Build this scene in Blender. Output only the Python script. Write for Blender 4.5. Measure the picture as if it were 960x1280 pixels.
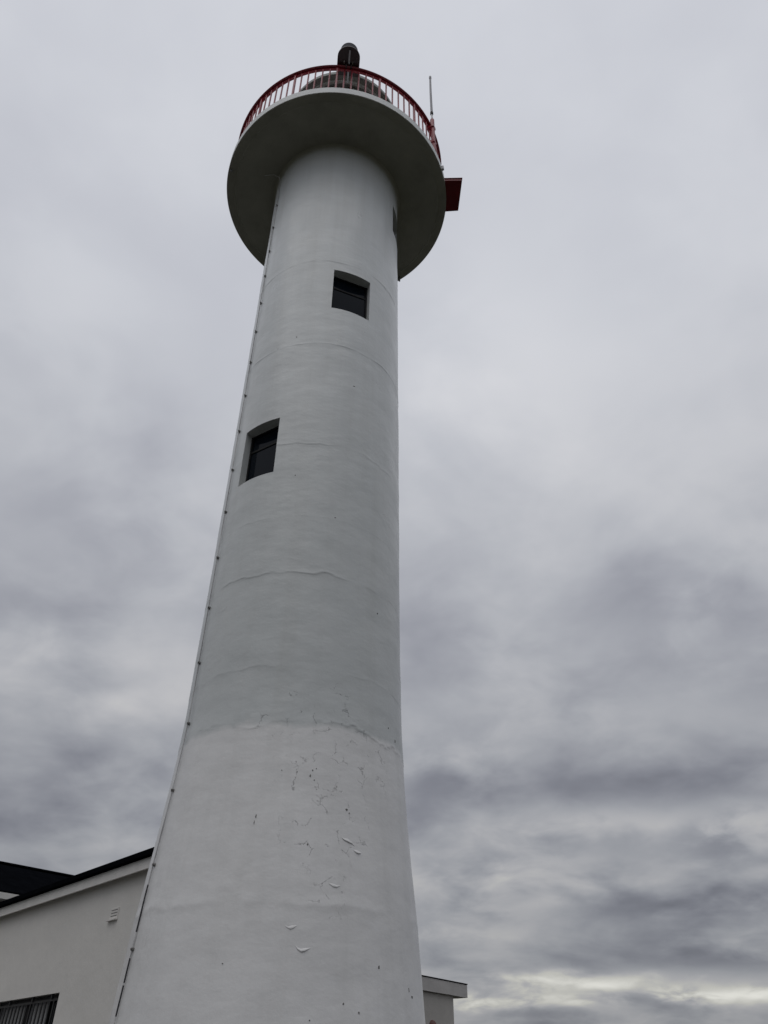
import bpy, bmesh, math, random
from mathutils import Vector, Matrix, noise

for o in list(bpy.data.objects):
    bpy.data.objects.remove(o, do_unlink=True)
SC = bpy.context.scene
COL = SC.collection
rnd = random.Random(7)
RAD = math.radians

# ------------------------------------------------------------------ camera
CAMZ = 1.6
PITCH, ROLL = RAD(37.02), RAD(0.609)
cam_d = bpy.data.cameras.new('camera')
cam = bpy.data.objects.new('camera', cam_d)
COL.objects.link(cam)
cam_d.sensor_fit = 'VERTICAL'
cam_d.sensor_height = 36.0
cam_d.sensor_width = 27.0
cam_d.lens = 961.0 / 1280.0 * 36.0
cam_d.clip_start = 0.05
cam_d.clip_end = 6000
fw = Vector((0, math.cos(PITCH), math.sin(PITCH)))
up0 = Vector((0, -math.sin(PITCH), math.cos(PITCH)))
rt0 = Vector((1, 0, 0))
rt = rt0 * math.cos(ROLL) + up0 * math.sin(ROLL)
up = -rt0 * math.sin(ROLL) + up0 * math.cos(ROLL)
m = Matrix((rt, up, -fw)).transposed().to_4x4()
m.translation = (0, 0, CAMZ)
cam.matrix_world = m
SC.camera = cam

# ------------------------------------------------------------------ sky, sun, exposure
SUN_EL, SUN_AZ = RAD(65), RAD(-160)          # azimuth from +Y towards +X
world = bpy.data.worlds.new('World')
SC.world = world
world.use_nodes = True
nt = world.node_tree
nt.nodes.clear()


def N(tree, typ, **kw):
    n = tree.nodes.new(typ)
    for k, v in kw.items():
        if k.startswith('i_'):
            key = k[2:]
            key = int(key) if key.isdigit() else key.replace('_', ' ')
            n.inputs[key].default_value = v
        else:
            setattr(n, k, v)
    return n


def M(tree, op, a, b=None, c=None, clamp=False):
    n = tree.nodes.new('ShaderNodeMath')
    n.operation = op
    n.use_clamp = clamp
    for i, v in enumerate((a, b, c)):
        if v is None:
            continue
        if isinstance(v, (int, float)):
            n.inputs[i].default_value = v
        else:
            tree.links.new(v, n.inputs[i])
    return n.outputs[0]


def RAMP(tree, fac, stops, mode='LINEAR'):
    n = tree.nodes.new('ShaderNodeValToRGB')
    n.color_ramp.interpolation = mode
    els = n.color_ramp.elements
    while len(els) < len(stops):
        els.new(0.5)
    for e, (p, c) in zip(els, stops):
        e.position = p
        e.color = (c, c, c, 1) if isinstance(c, (int, float)) else (*c, 1)
    tree.links.new(fac, n.inputs[0])
    return n.outputs[0]


def MIXC(tree, fac, a, b, blend='MIX'):
    n = tree.nodes.new('ShaderNodeMix')
    n.data_type = 'RGBA'
    n.blend_type = blend
    for i, v in ((0, fac), (6, a), (7, b)):
        if isinstance(v, (int, float)):
            n.inputs[i].default_value = v
        elif isinstance(v, tuple):
            n.inputs[i].default_value = (*v, 1)
        else:
            tree.links.new(v, n.inputs[i])
    return n.outputs[2]


tc = N(nt, 'ShaderNodeTexCoord')
sep = N(nt, 'ShaderNodeSeparateXYZ')
nt.links.new(tc.outputs['Generated'], sep.inputs[0])
dz = M(nt, 'MAXIMUM', sep.outputs[2], 0.0)
kk = M(nt, 'DIVIDE', 1.0, M(nt, 'ADD', dz, 0.26))
px = M(nt, 'MULTIPLY', sep.outputs[0], kk)
py = M(nt, 'MULTIPLY', sep.outputs[1], kk)
comb = N(nt, 'ShaderNodeCombineXYZ', i_2=3.7)
nt.links.new(px, comb.inputs[0])
nt.links.new(py, comb.inputs[1])


def cloud_noise(scale, detail, rough, dist, off):
    mp = N(nt, 'ShaderNodeMapping')
    mp.inputs['Location'].default_value = off
    nt.links.new(comb.outputs[0], mp.inputs[0])
    n = N(nt, 'ShaderNodeTexNoise', i_Scale=scale, i_Detail=detail, i_Roughness=rough, i_Distortion=dist)
    nt.links.new(mp.outputs[0], n.inputs['Vector'])
    return n.outputs[0]


n_big = cloud_noise(1.3, 2.0, 0.5, 0.3, (17.8, 8.9, 4.5))
n_mid = cloud_noise(3.4, 4.0, 0.50, 0.22, (12.2, 14.6, 4.85))
n_fine = cloud_noise(8.0, 4.0, 0.52, 0.3, (4.1, 1.3, 2.0))
v = M(nt, 'ADD', M(nt, 'MULTIPLY', n_big, 0.40), M(nt, 'ADD', M(nt, 'MULTIPLY', n_mid, 0.42), M(nt, 'MULTIPLY', n_fine, 0.18)))
v = RAMP(nt, v, [(0.30, 0.0), (0.70, 1.0)], 'EASE')          # cloud thickness: 0 heavy, 1 thin
# individual cloud masses and gaps: compass azimuth, elevation, half-sizes (degrees), thickness
MASSES = [(-25.7, 34.0, 7.7, 3.75, -0.22), (-22.7, 14.6, 8.8, 3.66, -0.3), (-18.6, 24.5, 6.6, 2.66, 0.22), (-32.3, 44.9, 9.9, 3.02, 0.18),
          (11.8, 46.5, 10.3, 6.36, 0.2), (22.3, 28.8, 5.1, 3.23, -0.16), (6.2, 24.6, 5.0, 3.35, -0.14), (19.2, 20.7, 4.8, 1.55, 0.26), (8.9, 20.1, 5.3, 1.87, 0.2),
          (19.5, 16.5, 9.3, 1.5, -0.17), (3.7, 17.3, 3.5, 1.31, -0.16), (16.7, 14.7, 5.6, 0.88, 0.45), (24.9, 13.6, 2.3, 1.13, 0.55), (12.3, 12.0, 5.7, 1.14, 0.4), (19.5, 9.6, 6.9, 0.97, -0.35), (4.0, 9.8, 3.2, 1.12, -0.25), (6.1, 8.2, 3.1, 0.72, 0.2), (19.4, 7.2, 5.4, 0.84, -0.25),
          (13.4, 5.5, 5.2, 0.42, 1.5), (9.3, 4.6, 3.4, 0.36, 1.3), (21.6, 4.8, 3.0, 0.42, 1.5)]
az = M(nt, 'MULTIPLY', M(nt, 'ARCTAN2', sep.outputs[0], sep.outputs[1]), 57.2958)
el = M(nt, 'MULTIPLY', M(nt, 'ARCSINE', sep.outputs[2]), 57.2958)
az = M(nt, 'ADD', az, M(nt, 'MULTIPLY', M(nt, 'SUBTRACT', n_fine, 0.5), 14.0))
el = M(nt, 'ADD', el, M(nt, 'MULTIPLY', M(nt, 'SUBTRACT', n_mid, 0.5), M(nt, 'MULTIPLY', el, 0.32)))
tot = None
for a_, e_, sa_, se_, w_ in MASSES:
    q = M(nt, 'MULTIPLY', M(nt, 'SUBTRACT', az, a_), 1.0 / sa_)
    r_ = M(nt, 'MULTIPLY', M(nt, 'SUBTRACT', el, e_), 1.0 / se_)
    g = M(nt, 'MULTIPLY', M(nt, 'POWER', 2.71828, M(nt, 'MULTIPLY', M(nt, 'MULTIPLY_ADD', q, q, M(nt, 'MULTIPLY', r_, r_)), -0.8)), w_)
    tot = g if tot is None else M(nt, 'ADD', tot, g)
amp = RAMP(nt, dz, [(0.0, 0.95), (0.20, 0.82), (0.45, 0.56), (0.70, 0.24), (1.0, 0.14)])
cie = RAMP(nt, dz, [(0.0, 0.27), (0.15, 0.30), (0.30, 0.355), (0.60, 0.51), (0.77, 0.62), (1.0, 0.69)])
lum = M(nt, 'MULTIPLY', cie, M(nt, 'ADD', M(nt, 'MULTIPLY_ADD', tot, 0.85, 1.0), M(nt, 'MULTIPLY', M(nt, 'SUBTRACT', v, 0.5), amp)))
thin = M(nt, 'DIVIDE', M(nt, 'SUBTRACT', M(nt, 'DIVIDE', lum, cie), 0.65), 1.0, clamp=True)
tint = RAMP(nt, thin, [(0.0, (0.93, 0.955, 1.09)), (0.35, (0.96, 0.985, 1.06)), (0.65, (1.0, 1.0, 1.03)), (1.0, (1.04, 1.03, 0.96))])
cl = MIXC(nt, 1.0, tint, lum, 'MULTIPLY')
sky = N(nt, 'ShaderNodeTexSky')
sky.sky_type = 'NISHITA'
sky.sun_disc = False
sky.sun_elevation = SUN_EL
sky.sun_rotation = SUN_AZ
sky.air_density = 1.0
sky.dust_density = 2.0
scaled = MIXC(nt, 1.0, cl, (10.0, 10.0, 10.0), 'MULTIPLY')
full = MIXC(nt, 0.96, sky.outputs[0], scaled)
bg = N(nt, 'ShaderNodeBackground', i_Strength=0.10)
nt.links.new(full, bg.inputs[0])
wo = N(nt, 'ShaderNodeOutputWorld')
nt.links.new(bg.outputs[0], wo.inputs[0])

sun_d = bpy.data.lights.new('sun', 'SUN')
sun_d.energy = 0.58
sun_d.angle = RAD(60)
sun_d.color = (1.0, 0.97, 0.93)
sun = bpy.data.objects.new('sun', sun_d)
COL.objects.link(sun)
sdir = Vector((math.cos(SUN_EL) * math.sin(SUN_AZ), math.cos(SUN_EL) * math.cos(SUN_AZ), math.sin(SUN_EL)))
sun.rotation_euler = sdir.to_track_quat('Z', 'Y').to_euler()
sun.location = sdir * 60

SC.view_settings.view_transform = 'Standard'
SC.view_settings.look = 'None'
SC.view_settings.exposure = 0.0
SC.view_settings.gamma = 1.0
SC.view_settings.use_curve_mapping = False


# ------------------------------------------------------------------ materials
def mat(name, base, rough=0.6, metallic=0.0, spec=0.5, var=0.0, var_scale=3.0, bumps=(), var2=None):
    """bumps: list of (noise scale, distance in m, detail)"""
    ma = bpy.data.materials.new(name)
    ma.use_nodes = True
    t = ma.node_tree
    b = t.nodes['Principled BSDF']
    b.inputs['Roughness'].default_value = rough
    b.inputs['Metallic'].default_value = metallic
    b.inputs['Specular IOR Level'].default_value = spec
    b.inputs['Base Color'].default_value = (*base, 1)
    co = N(t, 'ShaderNodeTexCoord').outputs['Object']
    if var:
        n = N(t, 'ShaderNodeTexNoise', i_Scale=var_scale, i_Detail=6.0, i_Roughness=0.6)
        t.links.new(co, n.inputs['Vector'])
        f = RAMP(t, n.outputs[0], [(0.32, 0.0), (0.68, 1.0)])
        dark = var2 if var2 else tuple(c * (1 - var) for c in base)
        t.links.new(MIXC(t, f, dark, base), b.inputs['Base Color'])
    prev = None
    for sc, d, det in bumps:
        n = N(t, 'ShaderNodeTexNoise', i_Scale=sc, i_Detail=det, i_Roughness=0.55)
        t.links.new(co, n.inputs['Vector'])
        bp = N(t, 'ShaderNodeBump', i_Strength=1.0, i_Distance=d)
        t.links.new(n.outputs[0], bp.inputs['Height'])
        if prev:
            t.links.new(prev, bp.inputs['Normal'])
        prev = bp.outputs[0]
    if prev:
        t.links.new(prev, b.inputs['Normal'])
    return ma


def tower_paint():
    ma = bpy.data.materials.new('white_masonry_paint')
    ma.use_nodes = True
    t = ma.node_tree
    b = t.nodes['Principled BSDF']
    b.inputs['Specular IOR Level'].default_value = 0.5
    co = N(t, 'ShaderNodeTexCoord').outputs['Object']
    s = N(t, 'ShaderNodeSeparateXYZ')
    t.links.new(co, s.inputs[0])

    def noi(scale, detail, rough, sx=1, sy=1, sz=1, dist=0.0, out=0):
        mp = N(t, 'ShaderNodeMapping')
        mp.inputs['Scale'].default_value = (sx, sy, sz)
        t.links.new(co, mp.inputs[0])
        n = N(t, 'ShaderNodeTexNoise', i_Scale=scale, i_Detail=detail, i_Roughness=rough, i_Distortion=dist)
        t.links.new(mp.outputs[0], n.inputs['Vector'])
        return n.outputs[out]

    # coats: the newer, whiter coat ends in a ragged line at about 4.7 m
    zn = M(t, 'ADD', s.outputs[2], M(t, 'MULTIPLY', M(t, 'SUBTRACT', noi(1.6, 5, 0.6), 0.5), 0.34))
    coat = M(t, 'DIVIDE', M(t, 'SUBTRACT', zn, 4.66), 0.07, clamp=True)
    zr_ = M(t, 'DIVIDE', M(t, 'ADD', s.outputs[2], M(t, 'MULTIPLY', noi(0.9, 4, 0.6), 1.2)), 17.0)
    c_lo = RAMP(t, zr_, [(0.30, (0.55, 0.575, 0.57)), (0.50, (0.59, 0.615, 0.61)), (0.62, (0.66, 0.685, 0.685)), (0.78, (0.69, 0.72, 0.725)), (0.95, (0.72, 0.75, 0.76))])
    c_old = MIXC(t, RAMP(t, noi(1.7, 6, 0.62), [(0.3, 0), (0.7, 1)]), c_lo, (0.70, 0.71, 0.70))
    c_old = MIXC(t, 0.40, c_lo, c_old)
    c_new = MIXC(t, RAMP(t, noi(1.9, 6, 0.6), [(0.3, 0), (0.7, 1)]), (0.73, 0.725, 0.715), (0.785, 0.78, 0.77))
    col = MIXC(t, coat, c_new, c_old)
    # vertical run-off streaks and roller blotches
    st = RAMP(t, noi(5.0, 5, 0.6, 1, 1, 0.05), [(0.45, 0.0), (0.75, 1.0)])
    col = MIXC(t, M(t, 'MULTIPLY', st, 0.19), col, (0.42, 0.42, 0.39))
    bl = RAMP(t, noi(3.2, 4, 0.6, 1, 1, 2.4, 0.6), [(0.5, 0.0), (0.8, 1.0)])
    col = MIXC(t, M(t, 'MULTIPLY', bl, 0.14), col, (0.58, 0.60, 0.61))
    # hairline cracks in the lower coat
    mp = N(t, 'ShaderNodeMapping')
    t.links.new(co, mp.inputs[0])
    wv = N(t, 'ShaderNodeVectorMath', operation='MULTIPLY_ADD')
    nn = N(t, 'ShaderNodeTexNoise', i_Scale=6.0, i_Detail=6.0, i_Roughness=0.7)
    t.links.new(co, nn.inputs['Vector'])
    t.links.new(nn.outputs['Color'], wv.inputs[0])
    wv.inputs[1].default_value = (0.22, 0.22, 0.22)
    t.links.new(co, wv.inputs[2])
    vo = N(t, 'ShaderNodeTexVoronoi', feature='DISTANCE_TO_EDGE', i_Scale=4.2)
    t.links.new(wv.outputs[0], vo.inputs['Vector'])
    line = RAMP(t, vo.outputs['Distance'], [(0.0, 1.0), (0.012, 0.0)])
    msk = RAMP(t, noi(7.5, 3, 0.6), [(0.50, 0.0), (0.58, 1.0)])

    def near(cx, cy, cz, r):
        d = N(t, 'ShaderNodeVectorMath', operation='DISTANCE')
        t.links.new(co, d.inputs[0])
        d.inputs[1].default_value = (cx, cy, cz)
        return RAMP(t, M(t, 'DIVIDE', d.outputs['Value'], r), [(0.55, 1.0), (1.0, 0.0)])
    reg = None
    for ph, z, r in ((-66, 3.72, 0.62), (-78, 4.2, 0.42), (-50, 4.35, 0.5), (-66, 4.85, 0.4), (-90, 4.8, 0.35), (-64, 3.05, 0.3)):
        q = near(1.37 * math.cos(RAD(ph)), 1.37 * math.sin(RAD(ph)), z, r)
        reg = q if reg is None else M(t, 'MAXIMUM', reg, q)
    crack = M(t, 'MULTIPLY', M(t, 'MULTIPLY', line, msk), reg)
    col = MIXC(t, M(t, 'MULTIPLY', crack, 0.12), col, (0.25, 0.25, 0.24))
    # shade beneath the gallery, painted as a dark blend on the curve below it
    zg = M(t, 'ADD', s.outputs[2], M(t, 'MULTIPLY', M(t, 'SUBTRACT', noi(2.5, 4, 0.6), 0.5), 0.10))
    col = MIXC(t, RAMP(t, M(t, 'DIVIDE', M(t, 'SUBTRACT', zg, 16.42), 0.18, clamp=True), [(0.0, 0.0), (1.0, 1.0)], 'EASE'), col, (0.40, 0.39, 0.33))
    t.links.new(col, b.inputs['Base Color'])
    rg = RAMP(t, noi(2.2, 4, 0.6), [(0.3, 0.27), (0.7, 0.42)])
    t.links.new(rg, b.inputs['Roughness'])
    # relief: coarse float marks, brush marks, grain, cracks
    prev = None
    for h, d in ((noi(2.3, 3, 0.45, 1, 1, 1.6), 0.012), (noi(7, 3, 0.5, 1, 1, 1.7), 0.0022), (noi(38, 4, 0.6), 0.0012), (M(t, 'MULTIPLY', crack, -1.0), 0.0045)):
        bp = N(t, 'ShaderNodeBump', i_Strength=1.0, i_Distance=d)
        t.links.new(h, bp.inputs['Height'])
        if prev:
            t.links.new(prev, bp.inputs['Normal'])
        prev = bp.outputs[0]
    t.links.new(prev, b.inputs['Normal'])
    return ma


MT = {
    'tower': tower_paint(),
    'slab': mat('gallery_concrete_paint', (0.77, 0.79, 0.785), 0.5, var=0.12, var_scale=2.0, bumps=((5, 0.006, 4), (50, 0.001, 3))),
    'soffit': mat('underside_shade_tone', (0.43, 0.42, 0.36), 0.8, spec=0.2, var=0.22, var_scale=1.6, bumps=((4, 0.008, 4),)),  # darkened colour that paints in deeper shade on undersides
    'red': mat('red_rail_paint', (0.33, 0.010, 0.026), 0.42, var=0.35, var_scale=7.0, bumps=((60, 0.0006, 3),)),
    'redbox': mat('dark_red_paint', (0.22, 0.008, 0.014), 0.5, var=0.3, var_scale=6.0),
    'lampbody': mat('lamp_housing_paint', (0.040, 0.022, 0.024), 0.5, var=0.35, var_scale=9.0),
    'lampgrey': mat('lamp_front_grey', (0.034, 0.036, 0.050), 0.75, spec=0.15, var=0.2, var_scale=8.0),
    'galv': mat('galvanised_metal', (0.36, 0.37, 0.38), 0.4, metallic=0.6, var=0.2, var_scale=20.0),
    'whip': mat('antenna_fibreglass', (0.33, 0.33, 0.36), 0.5, var=0.2, var_scale=6.0),
    'dark': mat('black_window_frame', (0.010, 0.010, 0.011), 0.6, spec=0.2),
    'glass': mat('dark_window_glass', (0.005, 0.008, 0.013), 0.04, spec=0.06, bumps=((1.6, 0.0015, 1),)),
    'lantern': mat('lantern_grey_paint', (0.30, 0.31, 0.29), 0.55, var=0.2, var_scale=4.0),
    'lantern_light': mat('lantern_pale_trim', (0.62, 0.63, 0.60), 0.5, var=0.12, var_scale=4.0),
    'clip': mat('weathered_clip', (0.24, 0.23, 0.22), 0.6, var=0.4, var_scale=30.0),
    'house': mat('cream_render', (0.71, 0.69, 0.65), 0.8, spec=0.3, var=0.07, var_scale=1.2, bumps=((3.0, 0.012, 4), (110, 0.0016, 4))),
    'trim': mat('white_timber_paint', (0.76, 0.74, 0.70), 0.5, var=0.12, var_scale=5.0, bumps=((40, 0.0008, 3),)),
    'roof': mat('black_roof_sheet', (0.005, 0.0055, 0.007), 0.9, spec=0.0, var=0.4, var_scale=4.0, bumps=((14, 0.006, 4),)),
    'blindglass': mat('glass_over_pale_blind', (0.25, 0.255, 0.26), 0.06, spec=0.4),
    'bars': mat('black_iron_bars', (0.012, 0.012, 0.014), 0.5, var=0.3, var_scale=20),
    'blind': mat('grey_blind', (0.40, 0.41, 0.42), 0.7, var=0.1, var_scale=6),
    'annex': mat('annex_render', (0.47, 0.45, 0.42), 0.85, spec=0.3, var=0.12, var_scale=1.8, bumps=((4, 0.01, 4), (90, 0.002, 4))),
    'fascia2': mat('annex_fascia', (0.54, 0.52, 0.50), 0.7, var=0.18, var_scale=3.0, bumps=((18, 0.003, 5),)),
    'rust': mat('reddish_brown_fitting', (0.16, 0.07, 0.06), 0.6, var=0.4, var_scale=20),
    'chip': mat('exposed_render', (0.21, 0.205, 0.195), 0.9, var=0.4, var_scale=40),
    'ground': mat('dark_turf_and_gravel', (0.044, 0.046, 0.028), 0.95, spec=0.2, var=0.5, var_scale=0.7, var2=(0.036, 0.034, 0.026), bumps=((3, 0.05, 6), (40, 0.02, 4))),
    'tarmac': mat('asphalt', (0.046, 0.046, 0.044), 0.9, spec=0.3, var=0.3, var_scale=1.5, bumps=((120, 0.004, 3),)),
}


# ------------------------------------------------------------------ helpers
def link(name, me, ma, parent=None):
    o = bpy.data.objects.new(name, me)
    COL.objects.link(o)
    if ma is not None and len(me.materials) == 0:
        me.materials.append(MT[ma])
    if parent is not None:
        o.parent = parent
    return o


def from_bm(name, bm, ma, parent=None, smooth=None):
    bmesh.ops.recalc_face_normals(bm, faces=bm.faces)
    me = bpy.data.meshes.new(name)
    bm.to_mesh(me)
    bm.free()
    if smooth is not None:
        me.shade_smooth()
        me.set_sharp_from_angle(angle=RAD(smooth))
    return link(name, me, ma, parent)


def thing(name, label, cat, loc=(0, 0, 0), rz=0.0, group=None):
    o = bpy.data.objects.new(name, None)
    COL.objects.link(o)
    o.location = loc
    o.rotation_euler = (0, 0, rz)
    o['label'] = label
    o['category'] = cat
    if group:
        o['group'] = group
    return o


def box(bm, c, size, mx=None, bevel=0.0):
    r = bmesh.ops.create_cube(bm, size=1.0)
    vs = r['verts']
    bmesh.ops.scale(bm, verts=vs, vec=size)
    if bevel > 0:
        es = list({e for vv in vs for e in vv.link_edges})
        q = bmesh.ops.bevel(bm, geom=es, offset=bevel, segments=1, affect='EDGES')
        vs = list({vv for f in q['faces'] for vv in f.verts} | {vv for vv in vs if vv.is_valid})
    bmesh.ops.translate(bm, verts=vs, vec=c)
    if mx is not None:
        bmesh.ops.transform(bm, matrix=mx, verts=vs)
    return vs


def bx(name, c, size, ma, parent, mx=None, bevel=0.0):
    bm = bmesh.new()
    box(bm, c, size, mx, bevel)
    return from_bm(name, bm, ma, parent)


def lathe(bm, prof, seg=128, cap=False, a0=0.0, a1=2 * math.pi):
    closed = abs(a1 - a0 - 2 * math.pi) < 1e-6
    n = seg if closed else seg + 1
    rows = []
    for r, z in prof:
        rows.append([bm.verts.new((r * math.cos(a0 + (a1 - a0) * i / seg), r * math.sin(a0 + (a1 - a0) * i / seg), z)) for i in range(n)])
    for a, b in zip(rows, rows[1:]):
        for i in range(seg):
            j = (i + 1) % n
            bm.faces.new((a[i], a[j], b[j], b[i]))
    return rows


def tube(bm, pts, rad, seg=8):
    pts = [Vector(p) for p in pts]
    rings = []
    for i, p in enumerate(pts):
        t = (pts[min(i + 1, len(pts) - 1)] - pts[max(i - 1, 0)]).normalized()
        u = t.orthogonal().normalized() if i == 0 else (u - t * u.dot(t)).normalized()
        w = t.cross(u)
        r = rad(i) if callable(rad) else rad
        rings.append([bm.verts.new(p + (u * math.cos(2 * math.pi * k / seg) + w * math.sin(2 * math.pi * k / seg)) * r) for k in range(seg)])
    for a, b in zip(rings, rings[1:]):
        for k in range(seg):
            bm.faces.new((a[k], a[(k + 1) % seg], b[(k + 1) % seg], b[k]))
    bm.faces.new(rings[0])
    bm.faces.new(rings[-1])


def dupe(o, parent, loc=None, rz=None):
    c = o.copy()
    COL.objects.link(c)
    c.parent = parent
    if loc is not None:
        c.location = loc
    if rz is not None:
        c.rotation_euler = (0, 0, rz)
    return c


def structure(o):
    o['kind'] = 'structure'
    return o


# ------------------------------------------------------------------ ground
bm = bmesh.new()
bmesh.ops.create_circle(bm, cap_ends=True, radius=3500, segments=96)
structure(from_bm('ground', bm, 'ground'))
bm = bmesh.new()
vs = [bm.verts.new(p) for p in ((-9, -6, .004), (7, -6, .004), (6, 16, .004), (-1, 14, .004), (-12, 21, .004), (-14, 8, .004))]
bm.faces.new(vs)
structure(from_bm('courtyard_paving', bm, 'tarmac'))

# ------------------------------------------------------------------ lighthouse
TX, TY = -1.067, 9.115
GR = 2.3126                  # gallery radius
GZ = 16.60                   # underside of gallery
PROF = [(0.0, 1.73), (0.6, 1.655), (1.3, 1.592), (2.2, 1.525), (3.1, 1.455), (4.0, 1.372), (4.9, 1.3133), (5.8, 1.3020), (7.0, 1.2925), (9.1, 1.2855), (12.85, 1.2800), (16.6, 1.2744)]


def rbase(z):
    p = PROF
    if z <= p[0][0]:
        return p[0][1]
    for i in range(len(p) - 1):
        if z <= p[i + 1][0]:
            # Catmull-Rom on the profile
            z0, z1 = p[i][0], p[i + 1][0]
            a, b = p[i][1], p[i + 1][1]
            ma_ = (b - p[i - 1][1]) / (z1 - p[i - 1][0]) if i > 0 else (b - a) / (z1 - z0)
            mb_ = (p[i + 2][1] - a) / (p[i + 2][0] - z0) if i + 2 < len(p) else (b - a) / (z1 - z0)
            h = z1 - z0
            t = (z - z0) / h
            return a * (2 * t**3 - 3 * t * t + 1) + b * (-2 * t**3 + 3 * t * t) + h * ma_ * (t**3 - 2 * t * t + t) + h * mb_ * (t**3 - t * t)
    return p[-1][1]


# lift joints of the concrete: height, step (above overhangs below), wobble, ragged seed
RINGS = [(12.81, 0.0035, 0.02), (10.72, 0.0035, 0.02), (8.66, 0.0022, 0.04), (7.42, 0.001, 0.02), (6.58, 0.0034, 0.05), (5.33, 0.002, 0.04), (4.70, 0.0032, 0.10), (2.97, -0.005, 0.06)]


def sstep(x):
    x = max(0.0, min(1.0, x))
    return x * x * (3 - 2 * x)


def rad_at(z, ph):
    r = rbase(z)
    c, s = math.cos(ph), math.sin(ph)
    r += 0.007 * noise.noise(Vector((c * 1.3, s * 1.3, z * 0.9))) + 0.0035 * noise.noise(Vector((c * 4, s * 4, z * 2.6 + 9)))
    for i, (zr, st, wob) in enumerate(RINGS):
        if abs(z - zr) > 1.0:
            continue
        d = z - zr - wob * noise.noise(Vector((c * 2.2, s * 2.2, i * 7.3))) - 0.5 * wob * noise.noise(Vector((c * 9, s * 9, i * 3.1))) - 0.35 * wob * noise.noise(Vector((c * 24, s * 24, i * 3.1)))
        a = st * max(0.0, min(1.5, 0.7 + 1.5 * noise.noise(Vector((c * 2.6, s * 2.6, i * 5.7 + 2))) + 0.9 * noise.noise(Vector((c * 8, s * 8, i * 5.7 + 4)))))
        if st > 0:
            r += a * sstep((d + 0.010) / 0.020) * math.exp(-max(d, 0) / 0.35) + 0.4 * a * math.exp(-(d / 0.03) ** 2)
        else:
            r += -a * math.exp(-(d / 0.05) ** 2) - 0.6 * a * sstep((0.02 - d) / 0.05) * math.exp(min(d, 0) / 0.4)
    if z > 16.44:
        t = min(1.0, (z - 16.44) / 0.16)
        r += 0.07 * (1 - math.sqrt(max(0.0, 1 - t * t)))
    return r


WINS = [(-66.7, 14.75, 11.60, 12.59), (-122.8, 13.8, 8.21, 9.21), (-8.2, 14.3, 14.95, 15.82), (177.0, 14.3, 5.0, 6.0)]
lh = thing('lighthouse', 'tall white painted round lighthouse tower with overhanging gallery and red railing', 'lighthouse', (TX, TY, 0))

phs = set()
for i in range(320):
    phs.add(round(-180 + 360 * i / 320, 4))
for pc, hw, z0, z1 in WINS:
    lo, hi = pc - hw, pc + hw
    phs = {p for p in phs if min(abs((p - lo + 180) % 360 - 180), abs((p - hi + 180) % 360 - 180)) > 0.6}
    for e in (lo, hi):
        phs.add(round((e + 180) % 360 - 180, 4))
phs = sorted(phs)
zs = set()
z = 0.0
while z < GZ + 0.01:
    zs.add(round(z, 4))
    z += 0.07
for zr, st, wob in RINGS:
    w = 0.05 + wob * 0.9
    k = -w
    while k <= w:
        zs.add(round(zr + k, 4))
        k += 0.007
for k in range(12):
    zs.add(round(16.44 + 0.17 * k / 11, 4))
for pc, hw, z0, z1 in WINS:
    zs = {q for q in zs if min(abs(q - z0), abs(q - z1)) > 0.015}
    zs |= {z0, z1}
zs = sorted(zs)
bm = bmesh.new()
V = [[None] * len(phs) for _ in zs]
for i, z in enumerate(zs):
    for j, p in enumerate(phs):
        a = RAD(p)
        r = rad_at(z, a)
        V[i][j] = bm.verts.new((r * math.cos(a), r * math.sin(a), z))


def in_win(zc, pc_):
    for k, (pc, hw, z0, z1) in enumerate(WINS):
        if z0 < zc < z1 and abs((pc_ - pc + 180) % 360 - 180) < hw:
            return k
    return -1


NP = len(phs)
for i in range(len(zs) - 1):
    zc = (zs[i] + zs[i + 1]) / 2
    for j in range(NP):
        j2 = (j + 1) % NP
        p2 = phs[j2] if j2 else phs[0] + 360
        if in_win(zc, (phs[j] + p2) / 2) < 0:
            bm.faces.new((V[i][j], V[i][j2], V[i + 1][j2], V[i + 1][j]))
WPLANE = []
for pc, hw, z0, z1 in WINS:
    d = Vector((math.cos(RAD(pc)), math.sin(RAD(pc)), 0))
    plane = rbase((z0 + z1) / 2) * math.cos(RAD(hw)) - 0.115
    WPLANE.append(plane)
    jj = sorted([j for j in range(NP) if abs((phs[j] - pc + 180) % 360 - 180) < hw + 0.01], key=lambda j: (phs[j] - pc + 180) % 360)
    ii = [i for i in range(len(zs)) if z0 - 1e-4 <= zs[i] <= z1 + 1e-4]
    loop = [V[ii[0]][j] for j in jj] + [V[i][jj[-1]] for i in ii[1:]] + [V[ii[-1]][j] for j in reversed(jj[:-1])] + [V[i][jj[0]] for i in reversed(ii[1:-1])]
    inner = []
    for vv in loop:
        co = vv.co.copy()
        co += d * (plane - 0.06 - co.dot(d))
        inner.append(bm.verts.new(co))
    n = len(loop)
    for k in range(n):
        bm.faces.new((loop[k], loop[(k + 1) % n], inner[(k + 1) % n], inner[k]))
shaft = from_bm('tower_shaft', bm, 'tower', lh, smooth=35)
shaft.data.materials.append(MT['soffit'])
for f in shaft.data.polygons:                       # window heads coloured dark to deepen their shade
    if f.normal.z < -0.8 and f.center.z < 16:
        f.material_index = 1

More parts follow.
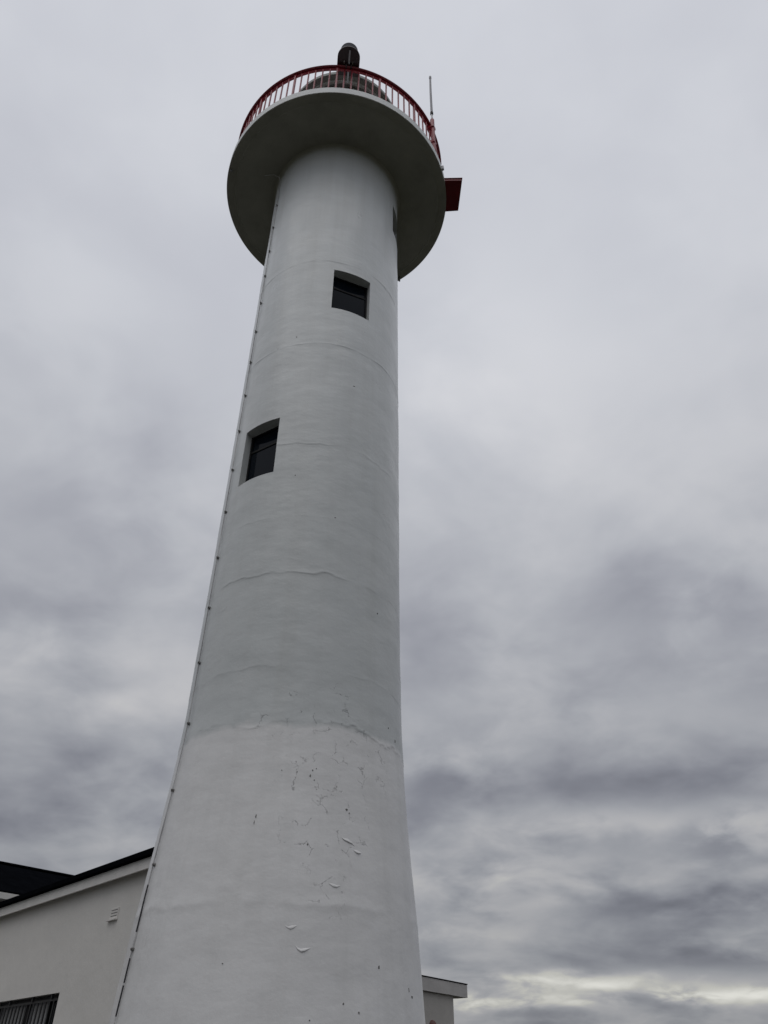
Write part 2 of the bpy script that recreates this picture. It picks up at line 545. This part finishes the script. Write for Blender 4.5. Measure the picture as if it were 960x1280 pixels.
# windows in the shaft
for (pc, hw, z0, z1), plane in zip(WINS, WPLANE):
    W = rbase((z0 + z1) / 2) * math.sin(RAD(hw)) * 2
    H = z1 - z0
    mx = Matrix.Rotation(RAD(pc), 4, 'Z') @ Matrix.Translation((plane, 0, z0))
    bm = bmesh.new()
    f = 0.03
    for s in (-1, 1):
        box(bm, (-0.035, s * (W / 2 - f / 2 + 0.004), H / 2), (0.07, f, H + 0.02), mx)
    box(bm, (-0.037, 0, f / 2 - 0.004), (0.066, W - 2 * f + .006, f), mx)
    box(bm, (-0.037, 0, H - f / 2 + 0.004), (0.066, W - 2 * f + .006, f), mx)
    win = from_bm('window', bm, 'dark', lh)
    bx('transom', (-0.036, 0, H * 0.69), (0.064, W - 2 * f + .004, 0.035), 'dark', win, mx)
    bx('pane', (-0.020, 0, (f + H * 0.69 - .025) / 2), (0.008, W - 2 * f + .002, H * 0.69 - .025 - f + .01), 'glass', win, mx)
    bx('pane', (-0.030, 0, (H - f + H * 0.69 + .025) / 2), (0.008, W - 2 * f + .002, H * 0.31 - .025 - f + .01), 'glass', win, mx)

# paint damage on the shaft
def on_shaft(ph, z, off=0.0):
    a = RAD(ph)
    r = rad_at(z, a) + off
    return Vector((r * math.cos(a), r * math.sin(a), z))


def shaft_frame(ph, z, off=0.0):
    p = on_shaft(ph, z, off)
    t = (on_shaft(ph + 2, z) - on_shaft(ph - 2, z)).normalized()
    u = (on_shaft(ph, z + 0.05) - on_shaft(ph, z - 0.05)).normalized()
    n = t.cross(u).normalized()
    if n.dot(Vector((p.x, p.y, 0))) < 0:
        n = -n
    return Matrix((t, u, n)).transposed().to_4x4(), p


def chip(ph, z, w, h, name='paint_chip', ma='chip', thick=0.003, seed=0, ragged=0.35):
    rr = random.Random(seed)
    mx, p = shaft_frame(ph, z, 0.001)
    mx.translation = p
    bm = bmesh.new()
    k = 11
    ring = []
    for i in range(k):
        a = 2 * math.pi * i / k
        q = 1 + ragged * (rr.random() - 0.5) * 2
        ring.append((math.cos(a) * w / 2 * q, math.sin(a) * h / 2 * q))
    lo = [bm.verts.new((x, y, -0.004)) for x, y in ring]
    hi = [bm.verts.new((x * .9, y * .9, thick)) for x, y in ring]
    c = bm.verts.new((0, 0, thick * 1.1))
    for i in range(k):
        j = (i + 1) % k
        bm.faces.new((lo[i], lo[j], hi[j], hi[i]))
        bm.faces.new((hi[i], hi[j], c))
    bm.transform(mx)
    return from_bm(name, bm, ma, shaft)


for k, (ph, z, w, h) in enumerate([(-39.5, 6.29, .022, .026), (-44.9, 2.50, .022, .04), (-24.7, 2.31, .03, .03), (-27, 2.36, .012, .05), (-59.9, 2.20, .018, .024), (-54.1, 2.14, .018, .02), (-71.3, 2.07, .014, .014),
                                   (-69.9, 7.46, .03, .016), (-95.8, 3.72, .014, .05), (-96.2, 3.66, .01, .05), (-58.4, 3.85, .03, .03), (-57.2, 3.82, .014, .016), (-87.3, 4.18, .012, .014), (-80.8, 4.17, .014, .02),
                                   (-75.0, 4.14, .02, .03), (-74.1, 4.20, .014, .02), (-73.2, 4.10, .014, .018), (-72.5, 4.22, .01, .016), (-100.8, 2.47, .018, .012), (-74.8, 3.47, .014, .03), (-104, 10.9, .02, .02), (-30, 4.9, .014, .03),
                                   (-23, 4.8, .02, .04), (-62, 9.95, .035, .014), (-95, 8.1, .016, .02)]):
    chip(ph, z, w * .8, h * .8, seed=k)


def flake(path, w, lift, seed):
    """a curled lip of paint following points (phi, z) on the shaft"""
    rr = random.Random(seed)
    bm = bmesh.new()
    prev = None
    n = len(path)
    for i, (ph, z) in enumerate(path):
        mx, p = shaft_frame(ph, z)
        e = math.sin(math.pi * (i + .35) / (n - .3))
        u = mx.col[1].to_3d()
        nn = mx.col[2].to_3d()
        ww = w * e * (0.8 + 0.4 * rr.random())
        ll = lift * e * (0.7 + 0.6 * rr.random())
        row = [bm.verts.new(p + u * ww - nn * .003), bm.verts.new(p + u * ww * .5 + nn * ll * .55), bm.verts.new(p + nn * ll), bm.verts.new(p - u * ww * .12 + nn * ll * .8), bm.verts.new(p - u * ww * .10 - nn * .004)]
        if prev:
            for a in range(4):
                bm.faces.new((prev[a], prev[a + 1], row[a + 1], row[a]))
        prev = row
    return from_bm('paint_flake', bm, 'tower', shaft, smooth=70)


flake([(-77.2, 2.615), (-76.3, 2.585), (-75.2, 2.570), (-74.0, 2.575), (-72.8, 2.59), (-72.0, 2.60)], 0.028, 0.009, 1)
flake([(-81.0, 2.765), (-80.0, 2.748), (-79.0, 2.745), (-78.0, 2.755), (-77.2, 2.77)], 0.030, 0.006, 2)
flake([(-61.0, 3.575), (-59.8, 3.553), (-58.6, 3.545), (-57.4, 3.535), (-56.2, 3.53), (-55.0, 3.51)], 0.034, 0.010, 3)
flake([(-55.4, 3.47), (-54.2, 3.452), (-53.0, 3.448), (-52.0, 3.455)], 0.036, 0.011, 4)
flake([(-66.0, 3.14), (-64.5, 3.12), (-63, 3.115), (-61.6, 3.13)], 0.035, 0.007, 6)

# lightning conductor with clips down the left side
CPH = -148.4
bm = bmesh.new()
pts = []
z = 0.4
while z < 16.30:
    wob = 0.35 * noise.noise(Vector((0, 0, z * 0.8)))
    a_ = RAD(CPH + wob + 1.5 * max(0.0, min(1.0, (3.8 - z) / 1.5)))
    q_ = rbase(z) + 0.016
    pts.append(Vector((q_ * math.cos(a_), q_ * math.sin(a_), z)))
    z += 0.15
for ang, off in ((0, 0.03), (-1.0, 0.06), (-3.0, 0.14), (-7.0, 0.30)):
    a = RAD(CPH + ang)
    r = 1.30 + off
    pts.append(Vector((r * math.cos(a), r * math.sin(a), min(16.58, 16.42 + off * 1.2))))
tube(bm, pts, 0.008, 6)
MT['cable'] = mat('conductor_cable', (0.66, 0.66, 0.65), 0.6, var=0.9, var_scale=1.3, var2=(0.26, 0.255, 0.26))
cable = from_bm('lightning_conductor', bm, 'cable', lh, smooth=60)
MT['barecable'] = mat('bare_cable_metal', (0.035, 0.034, 0.038), 0.6)
for za, zb in ((2.12, 2.36), (2.38, 2.58), (2.80, 3.22)):      # bare, unpainted stretches
    bm = bmesh.new()
    tube(bm, [Vector(((rbase(q) + .017) * math.cos(RAD(CPH + .35 * noise.noise(Vector((0, 0, q * 0.8))) + 1.5 * max(0.0, min(1.0, (3.8 - q) / 1.5)))), (rbase(q) + .017) * math.sin(RAD(CPH + .35 * noise.noise(Vector((0, 0, q * 0.8))) + 1.5 * max(0.0, min(1.0, (3.8 - q) / 1.5)))), q)) for q in (za + (zb - za) * k / 4 for k in range(5))], 0.0088, 6)
    from_bm('bare_cable', bm, 'barecable', cable, smooth=60)
proto = None
zc = 1.15
while zc < 16.0:
    mx, p = shaft_frame(CPH + 1.5 * max(0.0, min(1.0, (3.8 - zc) / 1.5)), zc, 0.012)
    mx.translation = p
    if proto is None:
        bm = bmesh.new()
        box(bm, (0, 0, 0), (0.05, 0.024, 0.026), None, 0.005)
        box(bm, (0.018, 0.0, 0.018), (0.016, 0.016, 0.012), None, 0.003)
        proto = from_bm('clip', bm, 'clip', cable)
        o = proto
    else:
        o = dupe(proto, cable)
    o.matrix_local = mx
    zc += 0.753

# gallery slab
bm = bmesh.new()
prof = [(1.20, GZ + .1), (1.20, GZ), (1.62, GZ), (2.125, GZ), (2.13, GZ - .008), (2.145, GZ - .008), (2.16, GZ), (GR - .012, GZ), (GR, GZ + .012), (GR, GZ + .205), (GR - .012, GZ + .218), (GR - 0.25, GZ + .222), (0.9, GZ + .23)]
lathe(bm, prof, 240)
for vv in bm.verts:
    a = math.atan2(vv.co.y, vv.co.x)
    if vv.co.z < GZ + .05:
        vv.co.z += 0.004 * noise.noise(Vector((math.cos(a) * 3, math.sin(a) * 3, vv.co.xy.length * 2)))
slab = from_bm('gallery_slab', bm, 'slab', lh, smooth=30)
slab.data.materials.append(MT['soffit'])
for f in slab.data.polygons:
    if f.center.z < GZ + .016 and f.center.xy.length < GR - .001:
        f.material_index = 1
ST = GZ + 0.222
for ph, r, l in ((52.5, 2.24, .14), (-160, 2.25, .05)):
    a = RAD(ph)
    bm = bmesh.new()
    tube(bm, [(r * math.cos(a), r * math.sin(a), GZ + .03), (r * math.cos(a), r * math.sin(a), GZ - l)], 0.022, 10)
    from_bm('drain_spout', bm, 'galv', slab)
a = RAD(-20)
bm = bmesh.new()
box(bm, (GR + .02, 0, GZ + .10), (.05, .05, .12), Matrix.Rotation(a, 4, 'Z'), .006)
from_bm('cable_bracket', bm, 'galv', slab)

# railing
RH = 17.90
RB = GR - 0.11
bm = bmesh.new()
pr = [(RB - .058, RH - .012), (RB - .05, RH - .026), (RB + .05, RH - .026), (RB + .058, RH - .012), (RB + .05, RH), (RB - .05, RH), (RB - .058, RH - .012)]
lathe(bm, pr, 192)
rail = from_bm('railing', bm, 'red', lh, smooth=30)
bm = bmesh.new()
pr = [(RB - .008, RH - .075), (RB + .008, RH - .075), (RB + .008, RH - .026), (RB - .008, RH - .026), (RB - .008, RH - .075)]
lathe(bm, pr, 192)
from_bm('stringer', bm, 'red', rail)
bm = bmesh.new()
pr = [(RB - .02, ST + .05), (RB + .02, ST + .05), (RB + .02, ST + .06), (RB - .02, ST + .06), (RB - .02, ST + .05)]
lathe(bm, pr, 192)
from_bm('bottom_rail', bm, 'red', rail)
bp_ = pp_ = None
NB = 96
for i in range(NB):
    ang = 2 * math.pi * (i + .35) / NB
    if i % 6 == 0:
        if pp_ is None:
            bm = bmesh.new()
            box(bm, (RB, 0, (ST + RH - .03) / 2), (.045, .036, RH - .03 - ST), None, .004)
            box(bm, (RB, 0, ST + .008), (.11, .10, .016))
            box(bm, (RB + .004, 0, RH - .05), (.034, .075, .052), None, .004)
            pp_ = from_bm('post', bm, 'red', rail)
            o = pp_
        else:
            o = dupe(pp_, rail)
    else:
        if bp_ is None:
            bm = bmesh.new()
            tube(bm, [(RB, 0, ST + .055), (RB, 0, RH - .06)], 0.016, 8)
            bp_ = from_bm('baluster', bm, 'red', rail, smooth=50)
            o = bp_
        else:
            o = dupe(bp_, rail)
    o.rotation_euler = (0, 0, ang)

# lantern room
LE = 19.70
bm = bmesh.new()
lathe(bm, [(1.06, ST - .02), (1.06, 17.75), (1.10, 17.75), (1.10, 17.83), (1.0, 17.83)], 96)
lant = from_bm('lantern_room', bm, 'lantern', lh, smooth=30)
bm = bmesh.new()
lathe(bm, [(1.0, LE - .02), (1.13, LE - .02), (1.13, LE - .06), (1.18, LE - .06), (1.18, LE), (1.30, LE), (1.31, LE + .012), (1.31, LE + .11), (1.28, LE + .13), (0.95, LE + .48), (0.45, LE + .82), (0.16, LE + .95), (0.16, LE + 1.1), (0.001, LE + 1.16)], 96)
roof = from_bm('roof', bm, 'lantern', lant, smooth=30)
bm = bmesh.new()
lathe(bm, [(1.131, LE - .064), (1.184, LE - .064), (1.184, LE - .02), (1.19, LE - .003), (1.131, LE - .003)], 96)
from_bm('gutter_ring', bm, 'lantern_light', roof, smooth=30)
po = mo = None
for i in range(12):
    ang = 2 * math.pi * i / 12
    if po is None:
        bm = bmesh.new()
        h = 2 * 1.03 * math.tan(math.pi / 12)
        box(bm, (1.02, 0, (17.83 + LE - .03) / 2), (.012, h - .03, LE - .03 - 17.83))
        po = from_bm('pane', bm, 'glass', lant)
        bm = bmesh.new()
        box(bm, (1.05, 0, (17.83 + LE - .03) / 2), (.06, .045, LE - .03 - 17.83))
        mo = from_bm('mullion', bm, 'lantern', lant)
        a, b = po, mo
    else:
        a, b = dupe(po, lant), dupe(mo, lant)
    a.rotation_euler = (0, 0, ang)
    b.rotation_euler = (0, 0, ang + math.pi / 12)

# ------------------------------------------------------------------ fittings carried by the gallery
# horizontal lamp with rounded front, clamped over the near rail
LA = RAD(-83.4)
lamp = thing('navigation_lamp', 'dark rounded lamp housing jutting out over the near side of the gallery railing', 'lamp', (TX + RB * math.cos(LA), TY + RB * math.sin(LA), RH), LA)


def stadium(x0, x1, hw, n=14):
    pts = [(x0, -hw)]
    for i in range(n + 1):
        a = -math.pi / 2 + math.pi * i / n
        pts.append((x1 - hw * 0.92 + hw * 0.92 * math.cos(a), hw * math.sin(a)))
    pts.append((x0, hw))
    return pts


def prism(bm, lo, hi, z0, z1):
    a = [bm.verts.new((x, y, z0)) for x, y in lo]
    b = [bm.verts.new((x, y, z1)) for x, y in hi]
    n = len(a)
    for i in range(n):
        bm.faces.new((a[i], a[(i + 1) % n], b[(i + 1) % n], b[i]))
    bm.faces.new(a)
    bm.faces.new(b)


LX0, LX1, LHW = -0.17, 0.385, 0.222
bm = bmesh.new()
prism(bm, stadium(LX0, LX1, LHW), stadium(LX0, LX1, LHW), .06, .085)
from_bm('base_plate', bm, 'lampbody', lamp)
bm = bmesh.new()
prism(bm, stadium(LX0 + .02, LX1 - .012, LHW - .012), stadium(LX0 + .02, LX1 - .05, LHW - .05), .085, .36)
hood = from_bm('housing', bm, 'lampgrey', lamp, smooth=40)
bm = bmesh.new()
prism(bm, stadium(LX0 + .02, LX1 - .05, LHW - .05), stadium(LX0 + .10, LX1 - .16, LHW - .15), .36, .44)
from_bm('lid', bm, 'lampgrey', hood, smooth=30)
bx('mounting_bar', (0.02, 0.012, .045), (.62, .035, .03), 'galv', lamp, None, .004)
for s in (-1, 1):
    bx('vent_slot', (0.085, s * .085, .057), (.06, .018, .006), 'lantern_light', lamp)
bx('bolt', (0.03, -.03, .054), (.025, .025, .012), 'galv', lamp, None, .004)
for s in (-1, 1):
    bx('rail_clamp', (0.0, s * .05 + .012, .005), (.17, .03, .085), 'lampbody', lamp, None, .004)

# whip antenna on the right
AA = RAD(-28.2)
ant = thing('whip_antenna', 'thin grey whip antenna standing on a red bracket at the right of the gallery railing', 'antenna', (TX + (RB + .07) * math.cos(AA), TY + (RB + .07) * math.sin(AA), ST), AA)
bm = bmesh.new()
tube(bm, [(0, 0, 0.02), (0, 0, 1.30)], 0.045, 12)
mast = from_bm('mount_post', bm, 'red', ant, smooth=50)
for zz in (.35, .98):
    bx('bracket', (-.035, 0, zz), (.16, .12, .09), 'red', mast, None, .006)
bm = bmesh.new()
tube(bm, [(0, 0, 1.28), (0, 0, 1.62)], 0.020, 10)
from_bm('ferrule', bm, 'galv', ant, smooth=50)
bm = bmesh.new()
tube(bm, [(0, 0, 1.56), (0, 0, 1.64)], 0.034, 10)
from_bm('collar', bm, 'dark', ant, smooth=50)
bm = bmesh.new()
tube(bm, [(0, 0, 1.62), (0.004, 0, 2.6), (0.012, .004, 3.22)], lambda i: (0.027, 0.025, 0.022)[i], 10)
from_bm('whip', bm, 'whip', ant, smooth=50)
bm = bmesh.new()
tube(bm, [(0.012, .004, 3.22), (0.012, .004, 3.31)], 0.028, 10)
from_bm('tip', bm, 'whip', ant, smooth=50)

# red equipment box on the right rim
BA = RAD(-5.2)
eb = thing('equipment_box', 'flat dark red metal box projecting from the right rim of the gallery', 'box', (TX + GR * math.cos(BA), TY + GR * math.sin(BA), GZ + .05), BA + RAD(2))
bm = bmesh.new()
a = [(-.08, -.345), (.315, -.335), (.255, .335), (-.08, .345)]
prism(bm, a, a, .012, .075)
body = from_bm('body', bm, 'redbox', eb)
bm = bmesh.new()
b_ = [(-.08, -.36), (.335, -.35), (.272, .35), (-.08, .36)]
prism(bm, b_, b_, .075, .09)
from_bm('lid', bm, 'redbox', eb)
bm = bmesh.new()
b_ = [(-.08, -.352), (.324, -.342), (.262, .342), (-.08, .352)]
prism(bm, b_, b_, -.004, .012)
from_bm('base_plate', bm, 'redbox', eb)

# ------------------------------------------------------------------ house left of the tower
def az_frame(az, loc):
    """local x runs along compass azimuth az (from +Y towards +X), local y into the building"""
    return loc, math.pi / 2 - az


HAZ = RAD(-42.5)
EH = 4.30
hx, hy = -3.222, 11.548
house = thing('keepers_house', 'low cream rendered house with white fascia adjoining the tower base on its left', 'house', (hx, hy, 0), math.pi / 2 - HAZ)
# local x: along the wall away to the left; local -y: into the house (right/back)
W0, W1, DEP = -1.0, 9.5, 2.9
SG = -1.0
OV = 0.13
# window opening in front wall
wx1, wz1 = None, None


def cam_to_wall(x, y):
    """where the wall plane is hit: wall-local x and height for a photograph direction"""
    d = fw + rt * (x - 480) / 961 - up * (y - 640) / 961
    o = Vector((0, 0, CAMZ))
    ux = Vector((math.sin(HAZ), math.cos(HAZ), 0))
    n = Vector((-ux.y, ux.x, 0))
    w0 = Vector((hx, hy, 0)) + Vector((ux.y, -ux.x, 0)) * OV
    t = (w0 - o).dot(n) / d.dot(n)
    p = o + d * t
    return (p - Vector((hx, hy, 0))).dot(ux), p.z


WX, WZ = 2.35, 2.73          # near top corner of the barred window along the wall
VX, VZ = 1.05, 3.62
WL, WH = 2.50, 1.30


def wall_with_hole(bm, x0, x1, z0, z1, hx0, hx1, hz0, hz1, y, depth):
    xs = [x0, hx0, hx1, x1]
    zz = [z0, hz0, hz1, z1]
    g = [[bm.verts.new((xx, y, q)) for xx in xs] for q in zz]
    for i in range(3):
        for j in range(3):
            if i == 1 and j == 1:
                continue
            bm.faces.new((g[i][j], g[i][j + 1], g[i + 1][j + 1], g[i + 1][j]))
    lp = [g[1][1], g[1][2], g[2][2], g[2][1]]
    inn = [bm.verts.new((q.co.x, y + depth, q.co.z)) for q in lp]
    for k in range(4):
        bm.faces.new((lp[k], lp[(k + 1) % 4], inn[(k + 1) % 4], inn[k]))


FY = -OV                      # wall face, set back from the fascia line at y = 0
bm = bmesh.new()
wall_with_hole(bm, W0, W1, 0, EH - .10, WX, WX + WL, WZ - WH, WZ, FY, -0.16)
bw = from_bm('front_wall', bm, 'house', house)
bm = bmesh.new()
vs = [bm.verts.new(p) for p in ((W1, FY, 0), (W1, FY - DEP, 0), (W1, FY - DEP, EH - .1), (W1, FY, EH - .1))]
bm.faces.new(vs)
vs2 = [bm.verts.new(p) for p in ((W0, FY - DEP, 0), (W0, FY - DEP, EH - .1))]
bm.faces.new((vs[1], vs2[0], vs2[1], vs[2]))
v3 = [bm.verts.new(p) for p in ((W0, FY, 0), (W0, FY, EH - .1))]
bm.faces.new((vs2[0], v3[0], v3[1], vs2[1]))
from_bm('side_wall', bm, 'house', house)
bx('soffit', ((W0 + W1) / 2, -OV / 2 - .02, EH - .108), (W1 - W0 + .2, OV + .04 - .024, .016), 'trim', house)
bx('fascia', ((W0 + W1) / 2, -.010, EH - .165), (W1 - W0 + .2, .024, .15), 'trim', house, None, .003)
bm = bmesh.new()
box(bm, ((W0 + W1) / 2, -(DEP + .2) / 2 + .035, EH - .045), (W1 - W0 + .26, DEP + .27, .085), None, .008)
from_bm('roof', bm, 'roof', house)
# air brick
vent = bx('vent', (VX, FY + .006, VZ), (.25, .016, .165), 'house', house, None, .004)
for k in range(3):
    bx('slot', (VX - .01, FY + .0135, VZ + .05 - k * .038), (.19, .004, .012), 'chip', vent)
bx('sill', (VX + .02, FY + .028, VZ - .078), (.27, .04, .016), 'trim', vent)
# barred window
bm = bmesh.new()
f = .06
yw = FY - .125
box(bm, (WX + f / 2, yw, WZ - WH / 2), (f, .06, WH))
box(bm, (WX + WL - f / 2, yw, WZ - WH / 2), (f, .06, WH))
box(bm, (WX + WL / 2, yw + .002, WZ - f / 2), (WL - 2 * f, .06, f))
box(bm, (WX + WL / 2, yw + .002, WZ - WH + f / 2), (WL - 2 * f, .06, f))
MX = [(WX + .50, .05), (WX + 1.32, .16)]                 # mullions
for xm, wm in MX:
    box(bm, (xm, yw + .004, WZ - WH / 2), (wm, .055, WH - 2 * f))
hw = from_bm('window', bm, 'dark', house)
for x0, x1, mm in ((WX + f, WX + .475, 'glass'), (WX + .525, WX + 1.24, 'blindglass'), (WX + 1.40, WX + WL - f, 'blindglass')):
    bx('pane', ((x0 + x1) / 2, yw - .008, WZ - WH / 2), (x1 - x0, .008, WH - 2 * f), mm, hw)
br = None
xx = WX + .09
while xx < WX + WL - .03:
    if br is None:
        br = bx('bar', (0, 0, WZ - WH / 2 - .02), (.034, .016, WH - .11), 'bars', hw, None, .003)
        br.location = (xx, FY - .045, 0)
    else:
        dupe(br, hw, (xx, FY - .045, 0))
    xx += .142
for zz in (WZ - .075, WZ - WH + .08):
    bx('cross_bar', (WX + WL / 2, FY - .045, zz), (WL - .02, .02, .03), 'bars', hw)
for xq in (WX + .30, WX + 1.0, WX + 1.9):
    bx('fixing_lug', (xq, FY - .03, WZ - .035), (.03, .03, .07), 'bars', hw)

# ------------------------------------------------------------------ black-roofed wing behind
RAZ = RAD(42)
rw = thing('rear_wing', 'black pitched roof wing with white gutter board behind the cream house', 'house', (-8.667, 19.247, 0), math.pi / 2 - RAZ)
RE, RL0, RL1 = 5.2, -9.0, 5.0
pit = math.tan(RAD(22))
run = 2.83
bm = bmesh.new()
th = .07
A = [(RL0, -.02, RE), (RL1, -.02, RE), (RL1, run, RE + run * pit), (RL0, run, RE + run * pit)]
B = [(RL0, 2 * run, RE), (RL1, 2 * run, RE)]
va = [bm.verts.new(p) for p in A]
vb = [bm.verts.new(p) for p in B]
va2 = [bm.verts.new((p[0], p[1], p[2] - th)) for p in A]
vb2 = [bm.verts.new((p[0], p[1], p[2] - th)) for p in B]
bm.faces.new(va)
bm.faces.new((va[3], va[2], vb[1], vb[0]))
bm.faces.new(va2)
bm.faces.new((va2[3], va2[2], vb2[1], vb2[0]))
bm.faces.new((va[0], va[1], va2[1], va2[0]))
bm.faces.new((vb[0], vb[1], vb2[1], vb2[0]))
bm.faces.new((va[1], va[2], va2[2], va2[1]))
bm.faces.new((va[2], vb[1], vb2[1], va2[2]))
bm.faces.new((va[0], va[3], va2[3], va2[0]))
bm.faces.new((va[3], vb[0], vb2[0], va2[3]))
rroof = from_bm('roof', bm, 'roof', rw)
bx('ridge_cap', ((RL0 + RL1) / 2, run, RE + run * pit + .015), (RL1 - RL0, .2, .05), 'roof', rroof, None, .015)
bx('gutter_board', ((RL0 + RL1) / 2, -.035, RE - .11), (RL1 - RL0, .03, .13), 'trim', rw, None, .004)
bx('soffit', ((RL0 + RL1) / 2, .17, RE - .16), (RL1 - RL0, .376, .02), 'trim', rw)
bm = bmesh.new()
box(bm, ((RL0 + RL1) / 2, run, (RE - .17) / 2), (RL1 - RL0 - .4, 2 * run - .7, RE - .17))
from_bm('wall', bm, 'house', rw)
bx('frieze_board', ((RL0 + RL1) / 2, .335, RE - .42), (RL1 - RL0 - .4, .03, .10), 'trim', rw)

# ------------------------------------------------------------------ flat-roofed annex on the right
AZ = RAD(35)
an = thing('flat_roofed_annex', 'small grey rendered building with flat overhanging roof slab right of the tower base', 'building', (1.742, 17.77, 0), math.pi / 2 - AZ)
# local x: away to the right; y: into the building; origin at the far right slab corner
AH = 3.30
bm = bmesh.new()
vs = box(bm, (-1.9, 1.2, AH - .1075), (3.8, 2.4, .215))
bmesh.ops.subdivide_edges(bm, edges=bm.edges[:], cuts=10, use_grid_fill=True)
for vv in bm.verts:
    vv.co += Vector((noise.noise(vv.co * 5), noise.noise(vv.co * 5 + Vector((9, 0, 0))), noise.noise(vv.co * 6 + Vector((0, 7, 0))))) * 0.006
aslab = from_bm('roof_slab', bm, 'fascia2', an)
bx('roofing_felt', (-1.9, 1.2, AH + .012), (3.82, 2.42, .016), 'roof', aslab)
bm = bmesh.new()
box(bm, (-.45 - 1.6, .06 + 1.05, (AH - .215) / 2), (3.2, 2.1, AH - .215), None, .008)
from_bm('wall', bm, 'annex', an)
lx = -1.25
bl = thing('wall_fitting', 'reddish brown rounded fitting on the wall of the flat-roofed annex', 'fitting', an.matrix_basis @ Vector((lx, .06, 2.56)), math.pi / 2 - AZ)
bm = bmesh.new()
bmesh.ops.create_uvsphere(bm, u_segments=20, v_segments=12, radius=.095)
bmesh.ops.scale(bm, verts=bm.verts, vec=(1.05, .8, 1.0))
from_bm('dome', bm, 'rust', bl, smooth=60)
bm = bmesh.new()
tube(bm, [(.0, -.03, -.05), (.42, -.03, -.05)], .03, 10)
from_bm('pipe', bm, 'rust', bl, smooth=60)

SC.render.resolution_x = 768
SC.render.resolution_y = 1024
